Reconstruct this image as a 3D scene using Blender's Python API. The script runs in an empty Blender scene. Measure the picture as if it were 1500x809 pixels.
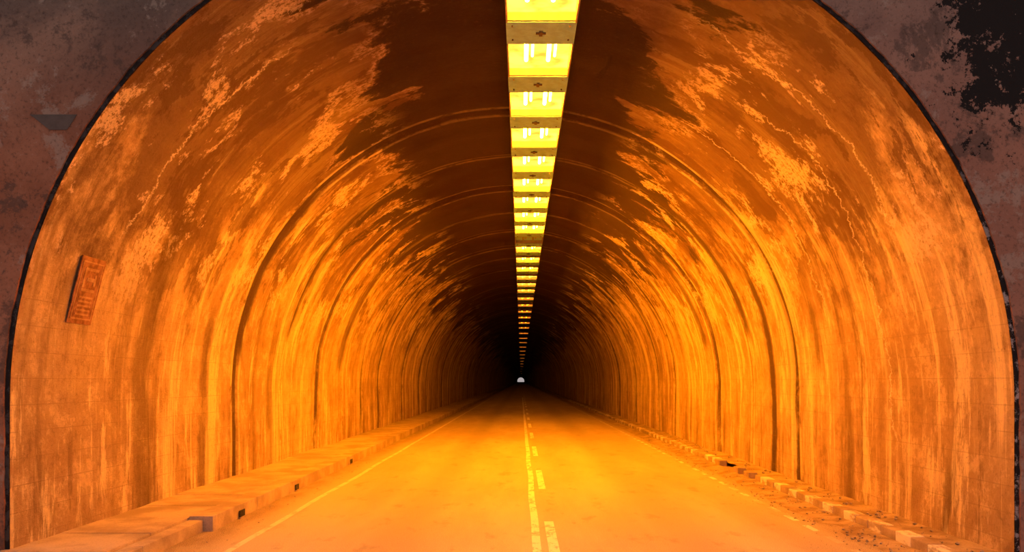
import bpy, math, random
from mathutils import Vector, noise, Matrix
random.seed(7)
scene = bpy.context.scene
scene.view_settings.view_transform = 'Standard'
scene.view_settings.look = 'None'
scene.view_settings.exposure = 0.0

R = 4.6; SPR = 1.5; PY = 8.13; YEND = 1200.0
SARC = math.pi*R/2
SMAX = SARC + SPR
JP=2.9; JO=14.4

# ------------------------------------------------------------ helpers
class MB:
    def __init__(s): s.v=[]; s.f=[]; s.m=[]
    def box(s,x0,x1,y0,y1,z0,z1,mi=0,j=0.0):
        b=len(s.v)
        for z in (z0,z1):
            for (x,y) in ((x0,y0),(x1,y0),(x1,y1),(x0,y1)):
                s.v.append((x+random.uniform(-j,j),y+random.uniform(-j,j),z+random.uniform(-j,j)))
        for q in ((3,2,1,0),(4,5,6,7),(0,1,5,4),(1,2,6,5),(2,3,7,6),(3,0,4,7)):
            s.f.append(tuple(b+i for i in q)); s.m.append(mi)
    def cyl(s,c,r,l,axis='y',n=10,mi=0):
        b=len(s.v)
        for e in (-l/2,l/2):
            for i in range(n):
                a=2*math.pi*i/n; p=r*math.cos(a); q=r*math.sin(a)
                if axis=='y': s.v.append((c[0]+p,c[1]+e,c[2]+q))
                else: s.v.append((c[0]+p,c[1]+q,c[2]+e))
        for i in range(n):
            k=(i+1)%n; s.f.append((b+i,b+k,b+n+k,b+n+i)); s.m.append(mi)
        s.f.append(tuple(b+i for i in range(n))[::-1]); s.m.append(mi)
        s.f.append(tuple(b+n+i for i in range(n))); s.m.append(mi)
    def mesh(s,name,mats):
        me=bpy.data.meshes.new(name); me.from_pydata(s.v,[],s.f)
        for m in mats: me.materials.append(m)
        for p,i in zip(me.polygons,s.m): p.material_index=i
        me.update(); return me
    def obj(s,name,mats,bevel=0):
        o=bpy.data.objects.new(name,s.mesh(name,mats)); scene.collection.objects.link(o)
        if bevel:
            m=o.modifiers.new('bevel','BEVEL'); m.width=bevel; m.segments=2; m.limit_method='ANGLE'
        return o

class NT:
    def __init__(s,name):
        s.mat=bpy.data.materials.new(name); s.mat.use_nodes=True
        s.t=s.mat.node_tree; s.t.nodes.clear()
        s.out=s.t.nodes.new('ShaderNodeOutputMaterial')
    def n(s,t,**k):
        a=s.t.nodes.new(t)
        for x,y in k.items(): setattr(a,x,y)
        return a
    def put(s,sock,v):
        if isinstance(v,bpy.types.NodeSocket): s.t.links.new(v,sock)
        elif v is not None: sock.default_value=v
    def math(s,op,a,b=None,c=None,clamp=False):
        m=s.n('ShaderNodeMath',operation=op,use_clamp=clamp)
        s.put(m.inputs[0],a)
        if b is not None: s.put(m.inputs[1],b)
        if c is not None: s.put(m.inputs[2],c)
        return m.outputs[0]
    def mul(s,*a):
        r=a[0]
        for x in a[1:]: r=s.math('MULTIPLY',r,x)
        return r
    def add(s,*a):
        r=a[0]
        for x in a[1:]: r=s.math('ADD',r,x)
        return r
    def cen(s,x,k): return s.math('MULTIPLY',s.math('SUBTRACT',x,.5),k)
    def mapv(s,v,scale,loc=(0,0,0)):
        m=s.n('ShaderNodeMapping'); s.put(m.inputs['Vector'],v)
        m.inputs['Scale'].default_value=scale; m.inputs['Location'].default_value=loc
        return m.outputs[0]
    def noise(s,v,scale=1,detail=6,rough=.6,dist=0):
        m=s.n('ShaderNodeTexNoise'); s.put(m.inputs['Vector'],v)
        m.inputs['Scale'].default_value=scale; m.inputs['Detail'].default_value=detail
        m.inputs['Roughness'].default_value=rough; m.inputs['Distortion'].default_value=dist
        return m.outputs['Fac']
    def ss(s,x,a,b,lo=0.0,hi=1.0):
        m=s.n('ShaderNodeMapRange',interpolation_type='SMOOTHSTEP')
        s.put(m.inputs[0],x); s.put(m.inputs[1],a); s.put(m.inputs[2],b)
        m.inputs[3].default_value=lo; m.inputs[4].default_value=hi
        return m.outputs[0]
    def mix(s,f,a,b,bt='MIX'):
        m=s.n('ShaderNodeMix',data_type='RGBA',blend_type=bt)
        s.put(m.inputs[0],f)
        s.put(m.inputs[6],a if isinstance(a,bpy.types.NodeSocket) else (*a,1))
        s.put(m.inputs[7],b if isinstance(b,bpy.types.NodeSocket) else (*b,1))
        return m.outputs[2]
    def finish(s,col,rough=.8,bumph=None,bs=.3,bd=.02,metal=0,spec=.4):
        p=s.n('ShaderNodeBsdfPrincipled')
        s.put(p.inputs['Base Color'],col if isinstance(col,bpy.types.NodeSocket) else (*col,1))
        s.put(p.inputs['Roughness'],rough); p.inputs['Metallic'].default_value=metal
        p.inputs['Specular IOR Level'].default_value=spec
        if bumph is not None:
            b=s.n('ShaderNodeBump'); b.inputs['Strength'].default_value=bs; b.inputs['Distance'].default_value=bd
            s.put(b.inputs['Height'],bumph); s.put(p.inputs['Normal'],b.outputs[0])
        s.t.links.new(p.outputs[0],s.out.inputs[0]); return s.mat

# ------------------------------------------------------------ lining material
def lining_mat():
    t=NT('stained_tunnel_concrete')
    uv=t.n('ShaderNodeUVMap'); uv.uv_map='UVMap'
    P=uv.outputs[0]
    sep=t.n('ShaderNodeSeparateXYZ'); t.put(sep.inputs[0],P)
    u,v=sep.outputs[0],sep.outputs[1]
    au=t.math('ABSOLUTE',u)
    big=t.noise(t.mapv(P,(.30,.35,1)),1,5,.55,.3)
    blot=t.noise(t.mapv(P,(1.7,1.7,1),(5,5,0)),1,12,.80,.1)
    streak=t.noise(t.mapv(P,(.26,1.5,1),(3,1,0)),1,12,.76,.1)
    ring=t.noise(t.mapv(P,(.05,1.0,1),(3,31,0)),1,9,.76)
    fine=t.noise(t.mapv(P,(.8,5,1),(7,3,0)),1,10,.78,.0)
    grain=t.noise(P,16,7,.80)
    lobes=t.noise(t.mapv(P,(.46,.62,1),(1,22,0)),1,12,.64,.5)
    lobe2=t.noise(t.mapv(P,(.46,.8,1),(41,12,0)),1,12,.72,.25)
    cont=t.noise(t.mapv(P,(.65,.75,1),(11,2,0)),1,12,.76,.2)
    zone=t.ss(big,.42,.56)
    calm=t.ss(au,4.6,6.6,1.0,.60)       # the lower walls are cleaner and smoother
    calmn=t.mul(calm,t.ss(v,9.0,12.0,.55,1.0))
    col=t.mix(t.ss(big,.38,.62),(.46,.29,.17),(.60,.42,.26))
    col=t.mix(t.mul(t.ss(blot,.50,.60),.6),col,(.86,.64,.42))
    col=t.mix(t.mul(t.ss(blot,.48,.38),.65,t.ss(au,5,7,1.,.75)),col,(.22,.115,.065))
    # whole-ring tone changes
    col=t.mix(t.mul(t.ss(ring,.48,.39),.85,calmn),col,(.12,.055,.03))
    col=t.mix(t.mul(t.ss(ring,.54,.60),.8),col,(1.0,.80,.50))
    # streaks running round the vault
    col=t.mix(t.mul(t.ss(streak,.46,.39),.85,zone,calmn),col,(.11,.05,.03))
    col=t.mix(t.mul(t.ss(streak,.54,.60),.75),col,(1.0,.82,.54))
    col=t.mix(t.mul(t.ss(fine,.45,.35),.45,zone,calm),col,(.15,.08,.05))
    col=t.mix(t.mul(t.ss(fine,.57,.67),.45),col,(1.0,.86,.60))
    # irregular brown damp blotches
    db=t.mul(t.ss(lobe2,.475,.455),t.ss(lobe2,.30,.44,.55,1.0),t.ss(au,7.2,4.8),.75)
    col=t.mix(db,col,(.12,.050,.030))
    # dimming of the upper vault, painted in as a ragged brown overlay
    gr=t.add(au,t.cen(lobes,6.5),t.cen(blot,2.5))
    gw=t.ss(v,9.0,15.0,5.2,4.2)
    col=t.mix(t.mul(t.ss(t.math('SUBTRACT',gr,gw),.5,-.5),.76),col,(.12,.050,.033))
    # heavy soot at the crown
    sv=t.add(au,t.cen(lobes,8.0),t.cen(streak,1.2),t.cen(grain,1.0))
    wide=t.ss(v,9.0,20.0,1.7,3.4)
    so=t.math('SUBTRACT',sv,wide)
    soot=t.mul(t.ss(so,.12,-.14),.95)
    col=t.mix(soot,col,(.036,.011,.008))
    fr=t.mul(t.ss(t.math('ABSOLUTE',t.math('SUBTRACT',so,.30)),.26,.05),t.ss(grain,.42,.58),t.ss(big,.44,.55),.7)
    col=t.mix(fr,col,(.85,.68,.56))
    # efflorescence patches on the shoulders
    band=t.mul(t.ss(au,1.6,2.8),t.ss(au,6.6,5.2))
    ef=t.mul(band,t.ss(cont,.545,.58),t.ss(grain,.40,.52),.8)
    col=t.mix(ef,col,(.94,.76,.64))
    # construction joints, with ridge shadow and edge highlight painted in
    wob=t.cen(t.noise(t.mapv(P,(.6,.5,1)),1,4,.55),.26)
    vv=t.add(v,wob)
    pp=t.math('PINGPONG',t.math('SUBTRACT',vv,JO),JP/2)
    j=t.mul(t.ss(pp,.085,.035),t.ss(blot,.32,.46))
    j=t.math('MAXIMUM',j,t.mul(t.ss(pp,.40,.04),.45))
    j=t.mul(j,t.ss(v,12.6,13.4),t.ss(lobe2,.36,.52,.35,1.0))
    jl=t.mul(t.ss(t.math('ABSOLUTE',t.math('SUBTRACT',pp,.17)),.08,.015),t.ss(blot,.40,.52),t.ss(soot,.9,.2,.25,1.))
    col=t.mix(t.mul(jl,t.ss(v,12.6,13.4),.9),col,(1.0,.82,.52))
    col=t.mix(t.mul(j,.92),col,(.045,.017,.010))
    # damp stains and painted ridge shadows: side, depth, half width, from u, to u, strength
    w2=t.add(t.cen(t.noise(t.mapv(P,(.9,.6,1),(2,2,0)),1,5,.6),.5))
    for side,v0,hw,a,b,k in ((-1,10.9,.34,4.6,9.5,.55),(-1,14.45,.26,3.2,6.9,.95),(-1,17.3,.34,2.6,6.4,.97),(-1,13.0,.2,5.6,9.5,.5),(-1,16.4,.32,5.8,9.5,.5),
                             (1,15.75,.26,4.6,9.5,.97),(1,17.1,.34,2.2,6.4,.95),(1,13.3,.16,5.4,7.0,.6),(1,21.,.3,3,6.5,.8),(-1,22.5,.35,3,7,.7),(1,9.4,.12,7.6,9,.6),(1,12.1,.2,7.3,9.3,.5)):
        su=t.mul(u,float(side))
        d=t.math('ABSOLUTE',t.math('SUBTRACT',t.add(v,w2),v0))
        m=t.mul(t.ss(d,hw,hw*.35),t.ss(su,a,a+.7),t.ss(su,b,b-.5),t.ss(fine,.28,.45),k)
        col=t.mix(m,col,(.065,.026,.015))
    # wandering lime cracks
    w3=t.cen(t.noise(t.mapv(P,(.8,.2,1),(8,2,0)),1,11,.74),1.4)
    for side,v0,a,b in ((1,10.75,3.0,8.0),(1,9.75,2.0,5.6),(1,12.6,2.4,6.2),(-1,9.7,2.4,5.6)):
        su=t.mul(u,float(side))
        d=t.math('ABSOLUTE',t.math('SUBTRACT',t.add(v,w3),v0))
        m=t.mul(t.ss(d,.028,.004),t.ss(su,a,a+.5),t.ss(su,b,b-.5),t.ss(grain,.40,.54),.85)
        col=t.mix(m,col,(.97,.85,.72))
    # damp runs low on the walls
    low=t.ss(au,6.4,8.2)
    run=t.noise(t.mapv(P,(.34,2.6,1),(9,9,0)),1,9,.74)
    col=t.mix(t.mul(low,t.ss(run,.55,.61),.6),col,(.18,.09,.055))
    col=t.mix(t.mul(t.ss(grain,.46,.34),.5),col,(.14,.07,.045))
    bl=t.ss(t.math('PINGPONG',au,.125),.010,.0)
    bl=t.mul(bl,.36,t.ss(au,5.3,6.6),t.ss(blot,.35,.6))
    col=t.mix(bl,col,(.2,.11,.07))
    h=t.add(t.mul(streak,.6),t.mul(fine,.2),t.mul(grain,.8),t.mul(blot,1.2))
    h=t.math('SUBTRACT',h,t.mul(j,.5))
    h=t.math('SUBTRACT',h,t.mul(bl,.3))
    return t.finish(col,t.ss(big,.3,.7,.6,.85),h,.9,.05,0,.3)
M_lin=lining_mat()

def concrete(name,a,b,scale=2,spk=60,rough=.85,bs=.4):
    t=NT(name); tc=t.n('ShaderNodeTexCoord'); P=tc.outputs['Object']
    n1=t.noise(P,scale,8,.6); n2=t.noise(P,spk,4,.7)
    col=t.mix(t.ss(n1,.35,.65),a,b)
    col=t.mix(t.mul(t.ss(n2,.5,.3),.4),col,tuple(x*.35 for x in a))
    return t.finish(col,rough,t.add(n1,n2),bs,.01)

def headwall_mat():
    t=NT('weathered_portal_concrete'); tc=t.n('ShaderNodeTexCoord'); P=tc.outputs['Object']
    sep=t.n('ShaderNodeSeparateXYZ'); t.put(sep.inputs[0],P)
    n1=t.noise(P,.6,9,.65,.5); n2=t.noise(P,28,6,.75); n3=t.noise(P,5,9,.7); n4=t.noise(P,1.7,11,.74,.2)
    lo=t.ss(sep.outputs[2],5.6,3.4)
    rt=t.ss(sep.outputs[0],1,4)
    ca=t.mix(lo,(.14,.105,.09),(.36,.12,.06)); cb=t.mix(lo,(.34,.22,.165),(.50,.19,.105))
    col=t.mix(t.ss(n1,.40,.60),ca,cb)
    col=t.mix(t.mul(rt,.45),col,(.46,.23,.18))
    col=t.mix(t.mul(t.ss(n4,.54,.60),.5),col,(.50,.37,.30))
    col=t.mix(t.mul(t.ss(n4,.46,.40),.65),col,(.09,.055,.045))
    col=t.mix(t.mul(t.ss(n2,.48,.36),.5),col,(.07,.04,.03))
    col=t.mix(t.mul(t.ss(n2,.60,.72),.4),col,(.62,.42,.34))
    dx=t.math('SUBTRACT',sep.outputs[0],4.66); dz=t.mul(t.math('SUBTRACT',sep.outputs[2],4.95),.7)
    r=t.math('SQRT',t.add(t.mul(dx,dx),t.mul(dz,dz)))
    s=t.add(t.mul(r,.34),n3,t.cen(n2,.40))
    blk=t.ss(s,.71,.69)
    col=t.mix(blk,col,(.012,.005,.004))
    return t.finish(col,.85,t.math('SUBTRACT',t.add(n3,t.mul(n2,.5)),blk),.6,.02)
M_head=headwall_mat()

def road_mat():
    t=NT('worn_asphalt'); tc=t.n('ShaderNodeTexCoord'); P=tc.outputs['Object']
    sep=t.n('ShaderNodeSeparateXYZ'); t.put(sep.inputs[0],P); x=sep.outputs[0]
    big=t.noise(t.mapv(P,(.9,.16,1)),1,7,.6); n2=t.noise(P,90,3,.7); n3=t.noise(t.mapv(P,(3,1.2,1)),1,8,.65)
    col=t.mix(t.ss(big,.35,.65),(.50,.38,.28),(.62,.50,.38))
    col=t.mix(t.mul(t.ss(n2,.52,.35),.55),col,(.15,.11,.08))
    col=t.mix(t.mul(t.ss(n3,.45,.33),.35),col,(.22,.16,.11))
    for cx,w in ((-1.25,.55),(1.9,.6)):
        k=t.ss(t.math('ABSOLUTE',t.math('SUBTRACT',x,cx)),w,.05)
        k=t.mul(k,t.ss(big,.3,.6,.08,.34))
        col=t.mix(k,col,(.19,.15,.11))
    g=t.math('MAXIMUM',t.ss(x,-2.85,-3.35),t.ss(x,3.3,3.8))
    g=t.mul(g,t.ss(n3,.3,.6,.45,1.0))
    col=t.mix(g,col,t.mix(t.ss(n2,.4,.6),(.16,.10,.07),(.42,.31,.22)))
    return t.finish(col,.75,t.add(n2,t.mul(n3,.5)),.5,.006,0,.3)
M_road=road_mat()

def paint_mat(name,c,wear0,wear1,base=(.53,.42,.32)):
    t=NT(name); tc=t.n('ShaderNodeTexCoord'); P=tc.outputs['Object']
    n=t.noise(t.mapv(P,(6,2.5,6)),1,8,.7); n2=t.noise(P,90,3,.7)
    k=t.ss(n,wear0,wear1)
    col=t.mix(k,base,c); col=t.mix(t.mul(t.ss(n2,.45,.3),.5),col,tuple(q*.4 for q in base))
    return t.finish(col,.7,n2,.3,.004)
M_paint=paint_mat('worn_white_paint',(.90,.82,.68),.38,.50)
M_paintl=paint_mat('faded_edge_paint',(.80,.70,.56),.34,.54)
M_paintw=paint_mat('very_worn_white_paint',(.80,.73,.62),.45,.55)
M_kwhite=paint_mat('kerb_white_paint',(.80,.70,.60),.42,.54,(.40,.30,.22))
M_kdark=concrete('kerb_dark_concrete',(.32,.22,.155),(.46,.34,.24),4)
M_slab=concrete('pavement_concrete',(.36,.26,.185),(.58,.44,.31),1.7)
M_dirt=concrete('gravelly_dirt',(.24,.155,.10),(.46,.34,.23),3,45,.95,.8)
M_stone=concrete('debris_stone',(.30,.23,.18),(.55,.45,.36),8)

def seam_mat():
    t=NT('perished_joint_sealant'); tc=t.n('ShaderNodeTexCoord'); P=tc.outputs['Object']
    n=t.noise(P,7,6,.75)
    sep=t.n('ShaderNodeSeparateXYZ'); t.put(sep.inputs[0],P)
    right=t.ss(sep.outputs[0],3.9,4.5)
    k=t.mul(t.ss(n,.50,.57),t.add(t.mul(right,.8),.1))
    return t.finish(t.mix(k,(.016,.011,.011),(.55,.48,.48)),.8,n,.8,.03)
M_seam=seam_mat()

def metal(name,c,rough=.5,m=.3):
    t=NT(name); tc=t.n('ShaderNodeTexCoord'); n=t.noise(tc.outputs['Object'],9,6,.65)
    return t.finish(t.mix(t.ss(n,.35,.65),tuple(q*.8 for q in c),c),rough,n,.1,.004,m)
M_alu=metal('daylight_tinted_steel',(.36,.80,.99),.5,.0)  # cool daylight missing on the plates is put into their blue colour
M_dark=metal('dark_bracket_steel',(.14,.12,.12))
M_rim=metal('lamp_frame_steel',(.42,.36,.32))

def emit(name,c,lo,hi):
    t=NT(name); tc=t.n('ShaderNodeTexCoord'); n=t.noise(tc.outputs['Object'],3.2,2,.5)
    e=t.n('ShaderNodeEmission'); e.inputs[0].default_value=(*c,1)
    t.put(e.inputs[1],t.ss(n,.35,.65,lo,hi))
    t.t.links.new(e.outputs[0],t.out.inputs[0]); return t.mat

# ------------------------------------------------------------ tunnel lining
def prof(s,off=0.0):
    a=abs(s); sg=-1 if s<0 else 1
    if a<=SARC:
        th=a/R; r=R+off
        return sg*r*math.sin(th), SPR+r*math.cos(th)
    return sg*(R+off), SPR-(a-SARC)

ys=[PY]; y=PY
while y<YEND:
    y += .08 if y<26 else .16 if y<60 else 1.0 if y<130 else 12.0
    ys.append(min(y,YEND))
segoff={}
def seg_off(y):
    k=math.floor((y-JO)/JP)
    if k not in segoff: segoff[k]=random.uniform(-.05,.05)
    return segoff[k]
def disp(s,y):
    if y>200: return 0
    j=abs((y-JO+JP/2)%JP-JP/2)
    d=.05*math.exp(-(j/.07)**2)*(1 if y>12.9 else 0)
    d+=seg_off(max(y,11.7))
    d+=.018*noise.noise(Vector((s*.25,y*1.7,3.1)))+.03*noise.noise(Vector((s*.5,y*.45,9.1)))
    return d*min(1,(y-PY)/1.0)
def lining(name,s0,s1,n):
    v=[];uvs=[]
    ss_=[s0+(s1-s0)*i/n for i in range(n+1)]
    for yy in ys:
        for s in ss_:
            x,z=prof(s,disp(s,yy)); v.append((x,yy,z)); uvs.append((s,yy))
    f=[]; w=n+1
    for a in range(len(ys)-1):
        for i in range(n):
            f.append((a*w+i,a*w+i+1,(a+1)*w+i+1,(a+1)*w+i))
    me=bpy.data.meshes.new(name); me.from_pydata(v,[],f)
    ul=me.uv_layers.new(name='UVMap')
    li=[0]*len(me.loops); me.loops.foreach_get('vertex_index',li)
    flat=[c for i in li for c in uvs[i]]
    ul.data.foreach_set('uv',flat)
    me.polygons.foreach_set('use_smooth',[True]*len(me.polygons))
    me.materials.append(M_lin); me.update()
    o=bpy.data.objects.new(name,me); scene.collection.objects.link(o)
SC=3.6
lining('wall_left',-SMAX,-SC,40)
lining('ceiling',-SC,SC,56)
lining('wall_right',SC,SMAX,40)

# ------------------------------------------------------------ headwall with arch opening
N=420
mb=MB(); sl=[-SMAX+2*SMAX*i/N for i in range(N+1)]
rings=[.042,.5,1.5,3.5,8.0]
def ragged(s,k): return .012*noise.noise(Vector((s*3,k,0)))+.010*noise.noise(Vector((s*11,k,5)))
for ri,off in enumerate(rings):
    for s in sl:
        o=off+(ragged(s,1.0) if ri==0 else 0)
        x,z=prof(s,o); mb.v.append((x,PY-.03,z))
for ri in range(len(rings)-1):
    for i in range(N):
        a=ri*(N+1)+i; mb.f.append((a,a+1,a+N+2,a+N+1)); mb.m.append(0)
b=len(mb.v)
for s in sl:
    x,z=prof(s,rings[0]+ragged(s,1.0)); mb.v.append((x,PY+.25,z))
for i in range(N):
    mb.f.append((i,i+1,b+i+1,b+i)); mb.m.append(0)
mb.obj('wall_portal',[M_head])
mb=MB()
for s in sl:
    a=.004+abs(ragged(s,7))*.8; c=.06
    yb=PY-.006+ragged(s,3)*.5
    for o,yy in ((a,PY+.05),(a,yb),(c,yb)):
        x,z=prof(s,o); mb.v.append((x,yy,z))
for i in range(N):
    for k in range(2):
        a=i*3+k; mb.f.append((a,a+1,a+4,a+3)); mb.m.append(0)
mb.obj('trim_joint_seal',[M_seam])
mb=MB(); pts=[(-4.40,4.13),(-3.97,4.13),(-4.06,3.99),(-4.22,3.99)]  # thin dark plate standing in for a recessed notch in the headwall
for yy in (PY-.036,PY-.028):
    for (x,z) in pts: mb.v.append((x,yy,z))
mb.f=[(0,1,2,3),(7,6,5,4),(0,4,5,1),(1,5,6,2),(2,6,7,3),(3,7,4,0)]; mb.m=[0]*6
M_notch=metal('portal_notch_dark',(.15,.105,.09),.85,0)
mb.obj('trim_notch',[M_notch])

# ------------------------------------------------------------ road & ground
def grid(name,x0,x1,yl,nx,zf,mat):
    v=[];f=[]
    for yy in yl:
        for i in range(nx+1):
            x=x0+(x1-x0)*i/nx; v.append((x,yy,zf(x,yy)))
    for a in range(len(yl)-1):
        for i in range(nx):
            w=nx+1; f.append((a*w+i,a*w+i+1,(a+1)*w+i+1,(a+1)*w+i))
    me=bpy.data.meshes.new(name); me.from_pydata(v,[],f); me.materials.append(mat)
    me.polygons.foreach_set('use_smooth',[True]*len(f)); me.update()
    o=bpy.data.objects.new(name,me); scene.collection.objects.link(o); return o
yl=[-14+.5*i for i in range(188)]+[80+20*i for i in range(1,57)]
grid('floor_road',-4.75,4.75,yl,40,lambda x,y:0.0,M_road)
grid('ground',-14,14,[-14,PY-.03],4,lambda x,y:-.02,M_dirt)

def strip(mb,x0,x1,y0,y1,mi=0,wig=0):
    n=max(1,int((y1-y0)/.5)) if wig else 1
    for i in range(n):
        a=y0+(y1-y0)*i/n; b_=y0+(y1-y0)*(i+1)/n
        wa=wig*noise.noise(Vector((0,a*.35,0))); wb=wig*noise.noise(Vector((0,b_*.35,0)))
        k=len(mb.v)
        mb.v += [(x0+wa,a,.004),(x1+wa,a,.004),(x1+wb,b_,.004),(x0+wb,b_,.004)]
        mb.f.append((k,k+1,k+2,k+3)); mb.m.append(mi)
mb=MB(); strip(mb,.20,.29,-5,90,0,.02); mb.obj('centre_line_marking',[M_paint])
mb=MB()
y=1.7
while y<100: strip(mb,.36,.47,y,y+2.9); y+=6.1
mb.obj('dashed_lane_marking',[M_paint])
mb=MB(); strip(mb,-2.87,-2.79,-5,90,0,.03); mb.obj('edge_line_marking',[M_paintl])
mb=MB()
y=4
while y<60:
    strip(mb,3.38,3.46,y,y+.42); y+=.75
mb.obj('edge_line_marking.001',[M_paintw])

# ------------------------------------------------------------ left pavement
mb=MB()
y=-6.0
while y<110:
    L=1.6
    if y<9.6: x1,zt=-3.50,.13
    else: x1,zt=-3.39,.17
    L=10.1-y if y<10.05 and y+L>10.1 else L
    dx=random.uniform(-.004,.004); dz=random.uniform(-.003,.003)
    mb.box(-3.66,x1+dx,y+.003,y+L-.003,-.03,zt+dz,0,.002)
    y+=L
y=-6.0
while y<110:
    L=1.0
    dz=random.uniform(-.005,.003)
    mb.box(-4.66,-3.675,y+.009,y+L-.009,.0,.158+dz,0,.003)
    y+=L
mb.box(-4.70,-3.60,-6,110,-.03,.125,1)
mb.box(-4.70,-3.42,110,1200,-.03,.16,1)
mb.obj('sidewalk',[M_slab,M_dirt],.006)
for i,yy in enumerate((10.9,13.6,18.0)):
    mb=MB(); mb.box(-3.380,-3.370,yy,yy+.20,.02,.10,0); mb.box(-3.38,-3.362,yy-.02,yy+.22,.0,.02,1)
    mb.obj('kerb_drain' if i==0 else 'kerb_drain.%03d'%i,[M_seam,M_kdark])

# ------------------------------------------------------------ right kerb
mb=MB(); y=-3.0; k=0
while y<75:
    L=.375; dz=random.uniform(-.008,.004); dx=random.uniform(-.006,.006)
    mi=0 if k%2==0 and random.random()<.85 else 1
    if not (14.5<y<17.5 and random.random()<.3):
        mb.box(4.03+dx,4.18+dx,y+.002,y+L-.002,-.03,.115+dz,mi,.004)
    y+=L;k+=1
mb.box(4.03,4.18,75,1200,-.03,.11,1)
mb.obj('kerb',[M_kwhite,M_kdark],.010)
def dz_r(x,y):
    return .085+.018*noise.noise(Vector((x*3,y*1.3,0)))+.006*noise.noise(Vector((x*9,y*6,0)))
grid('gravel_verge',4.19,4.68,[-3+.12*i for i in range(900)]+[110+40*i for i in range(28)],6,dz_r,M_dirt)
def dz_g(x,y):
    t=(x-3.5)/.56
    return max(-.004,.030*t*t+.02*noise.noise(Vector((x*4,y*1.6,4)))*t)-.003
grid('dirt_shoulder',3.5,4.02,[-3+.12*i for i in range(700)],8,dz_g,M_dirt)

def stones(name,regs,seed):
    random.seed(seed); mb=MB()
    for (x0,x1,y0,y1,n,smin,smax,zf) in regs:
        for _ in range(n):
            x=random.uniform(x0,x1); y=y0+(y1-y0)*random.random()**1.5; r=smin+(smax-smin)*random.random()**3
            z=zf(x,y)+r*.4; b=len(mb.v)
            for d in ((1,0,0),(0,1,0),(-1,0,0),(0,-1,0),(0,0,.7),(0,0,-.7),(.7,.7,.3),(-.7,-.7,.3)):
                q=random.uniform(.7,1.2); mb.v.append((x+d[0]*r*q,y+d[1]*r*q,z+d[2]*r*q))
            for f in ((0,6,4),(6,1,4),(1,2,4),(2,7,4),(7,3,4),(3,0,4),(1,0,5),(2,1,5),(3,2,5),(0,3,5),(0,1,6),(2,3,7)):
                mb.f.append(tuple(b+i for i in f)); mb.m.append(0)
    mb.obj(name,[M_stone])
stones('gravel_debris',[(3.45,3.97,7,26,900,.005,.024,dz_g),(4.25,4.5,7,30,260,.006,.035,dz_r),
    (-3.33,-3.0,7,22,240,.004,.016,lambda x,y:0),(3.0,3.5,7,20,160,.004,.012,lambda x,y:0)],3)

# ------------------------------------------------------------ luminaires
LZ=5.9
EC=(1.0,.27,.022); EL=(1.0,.285,.003)
def light_mesh(tag,k):
    mp=emit('sodium_diffuser_'+tag,EC,2.6,8.5) if k else M_alu
    ml=emit('sodium_lamp_'+tag,EL,800*k,950*k) if k else M_rim
    mb=MB(); W=.415; Ln=1.18
    mb.box(-W,W,0,Ln,.11,.14,2)
    mb.box(-W,-W+.02,0,Ln,-.03,.11,2); mb.box(W-.02,W,0,Ln,-.03,.11,2)
    mb.box(-W+.02,W-.02,0,.03,-.01,.11,2); mb.box(-W+.02,W-.02,Ln-.03,Ln,-.01,.11,2)
    mb.box(-W+.022,W-.022,.032,Ln-.032,.085,.108,0)
    for x in (-.17,.12):
        mb.cyl((x,.42,.045),.028,.62,'y',8,1); mb.cyl((x+.08,.38,.048),.018,.42,'y',8,1)
    mb.box(-W,W,Ln+.005,1.845,-.02,.01,3)
    mb.box(-.06,.06,Ln+.30,Ln+.34,-.035,-.02,4); mb.box(-.02,.02,Ln+.26,Ln+.38,-.04,-.02,4)
    for x in (-.34,.34): mb.cyl((x,Ln+.1,-.028),.010,.02,'z',8,4); mb.cyl((x,Ln+.52,-.028),.010,.02,'z',8,4)
    for x in (-.33,.2):
        for yy in (.2,1.5): mb.box(x-.02,x+.02,yy,yy+.05,.0 if yy>1 else .12,.15,4)
    return mb.mesh('tunnel_light_'+tag,[mp,ml,M_rim,M_alu,M_dark])
tags={'n':.74,'a':1.0,'b':.42,'b2':.12,'c':.035,'d':.012,'off':0.0}
LM={k:light_mesh(k,v) for k,v in tags.items()}
pos=[(10.34-1.18+1.85*i,'n' if i<2 else 'a') for i in range(9)]
pos+=[(25.9,'off')]
pos+=[(q-1.18,'b') for q in (28.9,31.4,34.0)]+[(q-1.18,'b2') for q in (36.7,39.4,42.1)]
pos+=[(q-1.18,'c') for q in (46,50,54.5,59.5,65,71)]
pos+=[(q,'d') for q in (78,87,97,110,125,143,165,190,220,260,320,400,520)]
for i,(yy,k) in enumerate(pos):
    o=bpy.data.objects.new('tunnel_light' if i==0 else 'tunnel_light.%03d'%i,LM[k])
    o.location=(.32,yy,LZ); scene.collection.objects.link(o)

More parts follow.
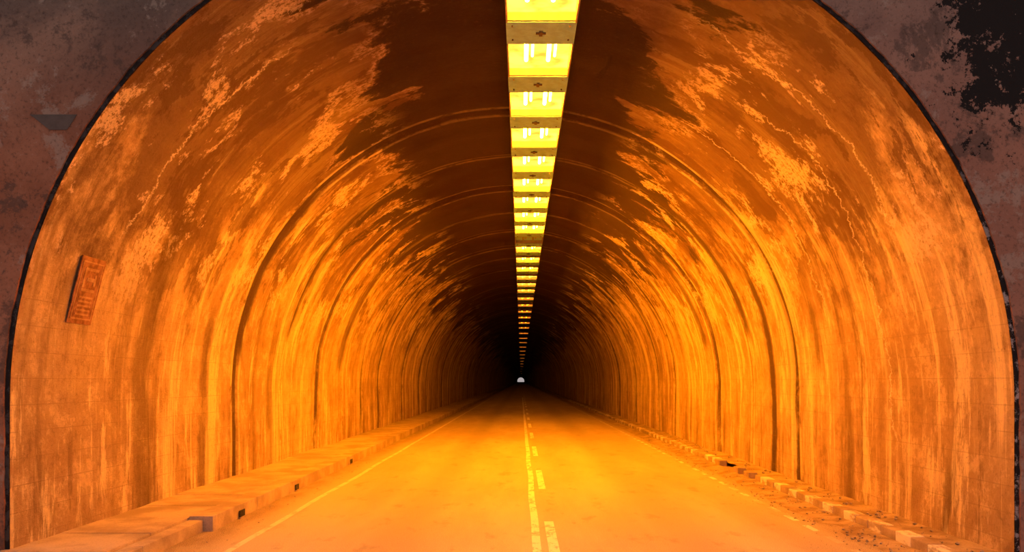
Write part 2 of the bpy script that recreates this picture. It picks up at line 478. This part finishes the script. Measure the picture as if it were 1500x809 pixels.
# ------------------------------------------------------------ old sign on the left wall
t=NT('faded_sign_red'); tc=t.n('ShaderNodeTexCoord'); n=t.noise(tc.outputs['Object'],9,7,.7)
M_sred=t.finish(t.mix(t.ss(n,.4,.6),(.14,.045,.025),(.32,.14,.075)),.7,n,.3,.005)
M_spale=concrete('faded_sign_pale',(.28,.14,.07),(.48,.29,.17),9)
mb=MB(); w,h=.25,.35
mb.box(-w,w,-h,h,0,.012,0)
for (a,b_,c,d) in ((-w+.04,w-.04,h-.06,h-.045),(-w+.04,w-.04,-h+.045,-h+.06),(-w+.04,-w+.055,-h+.045,h-.045),(w-.055,w-.04,-h+.045,h-.045)):
    mb.box(a,b_,c,d,.012,.016,1)
mb.box(-.14,.14,.21,.24,.012,.017,1); mb.box(-.14,-.10,.03,.21,.012,.017,1)
mb.box(.08,.12,.06,.18,.012,.017,1); mb.box(-.06,.08,.10,.14,.012,.017,1); mb.box(-.14,.14,-.01,.02,.012,.017,1)
for k in range(5): mb.box(-.14,.14,-.08-k*.045,-.06-k*.045,.012,.017,1)
o=mb.obj('wall_sign',[M_sred,M_spale])
zc=2.64; th=math.asin((zc-SPR)/R); vy=9.2
rr=R+disp(-(SARC-R*th),vy)-.014
X=Vector((0,1,0)); Y=Vector((math.sin(th),0,math.cos(th))); Z=Vector((math.cos(th),0,-math.sin(th)))
m=Matrix(((X.x,Y.x,Z.x),(X.y,Y.y,Z.y),(X.z,Y.z,Z.z))).to_4x4()
m.translation=Vector((-rr*math.cos(th),vy,SPR+rr*math.sin(th))); o.matrix_world=m

# ------------------------------------------------------------ world
w=bpy.data.worlds.new('overcast_dusk'); scene.world=w; w.use_nodes=True
bg=w.node_tree.nodes['Background']; bg.inputs[0].default_value=(.92,.80,.80,1); bg.inputs[1].default_value=.44

# ------------------------------------------------------------ camera
cd=bpy.data.cameras.new('camera'); cam=bpy.data.objects.new('camera',cd); scene.collection.objects.link(cam)
cam.location=(.08,0,1.7); cam.rotation_euler=(math.pi/2,0,0)
cd.sensor_width=36; cd.lens=31.2; cd.shift_x=-13/1500; cd.shift_y=153.5/1500
cd.clip_end=3000
scene.camera=cam
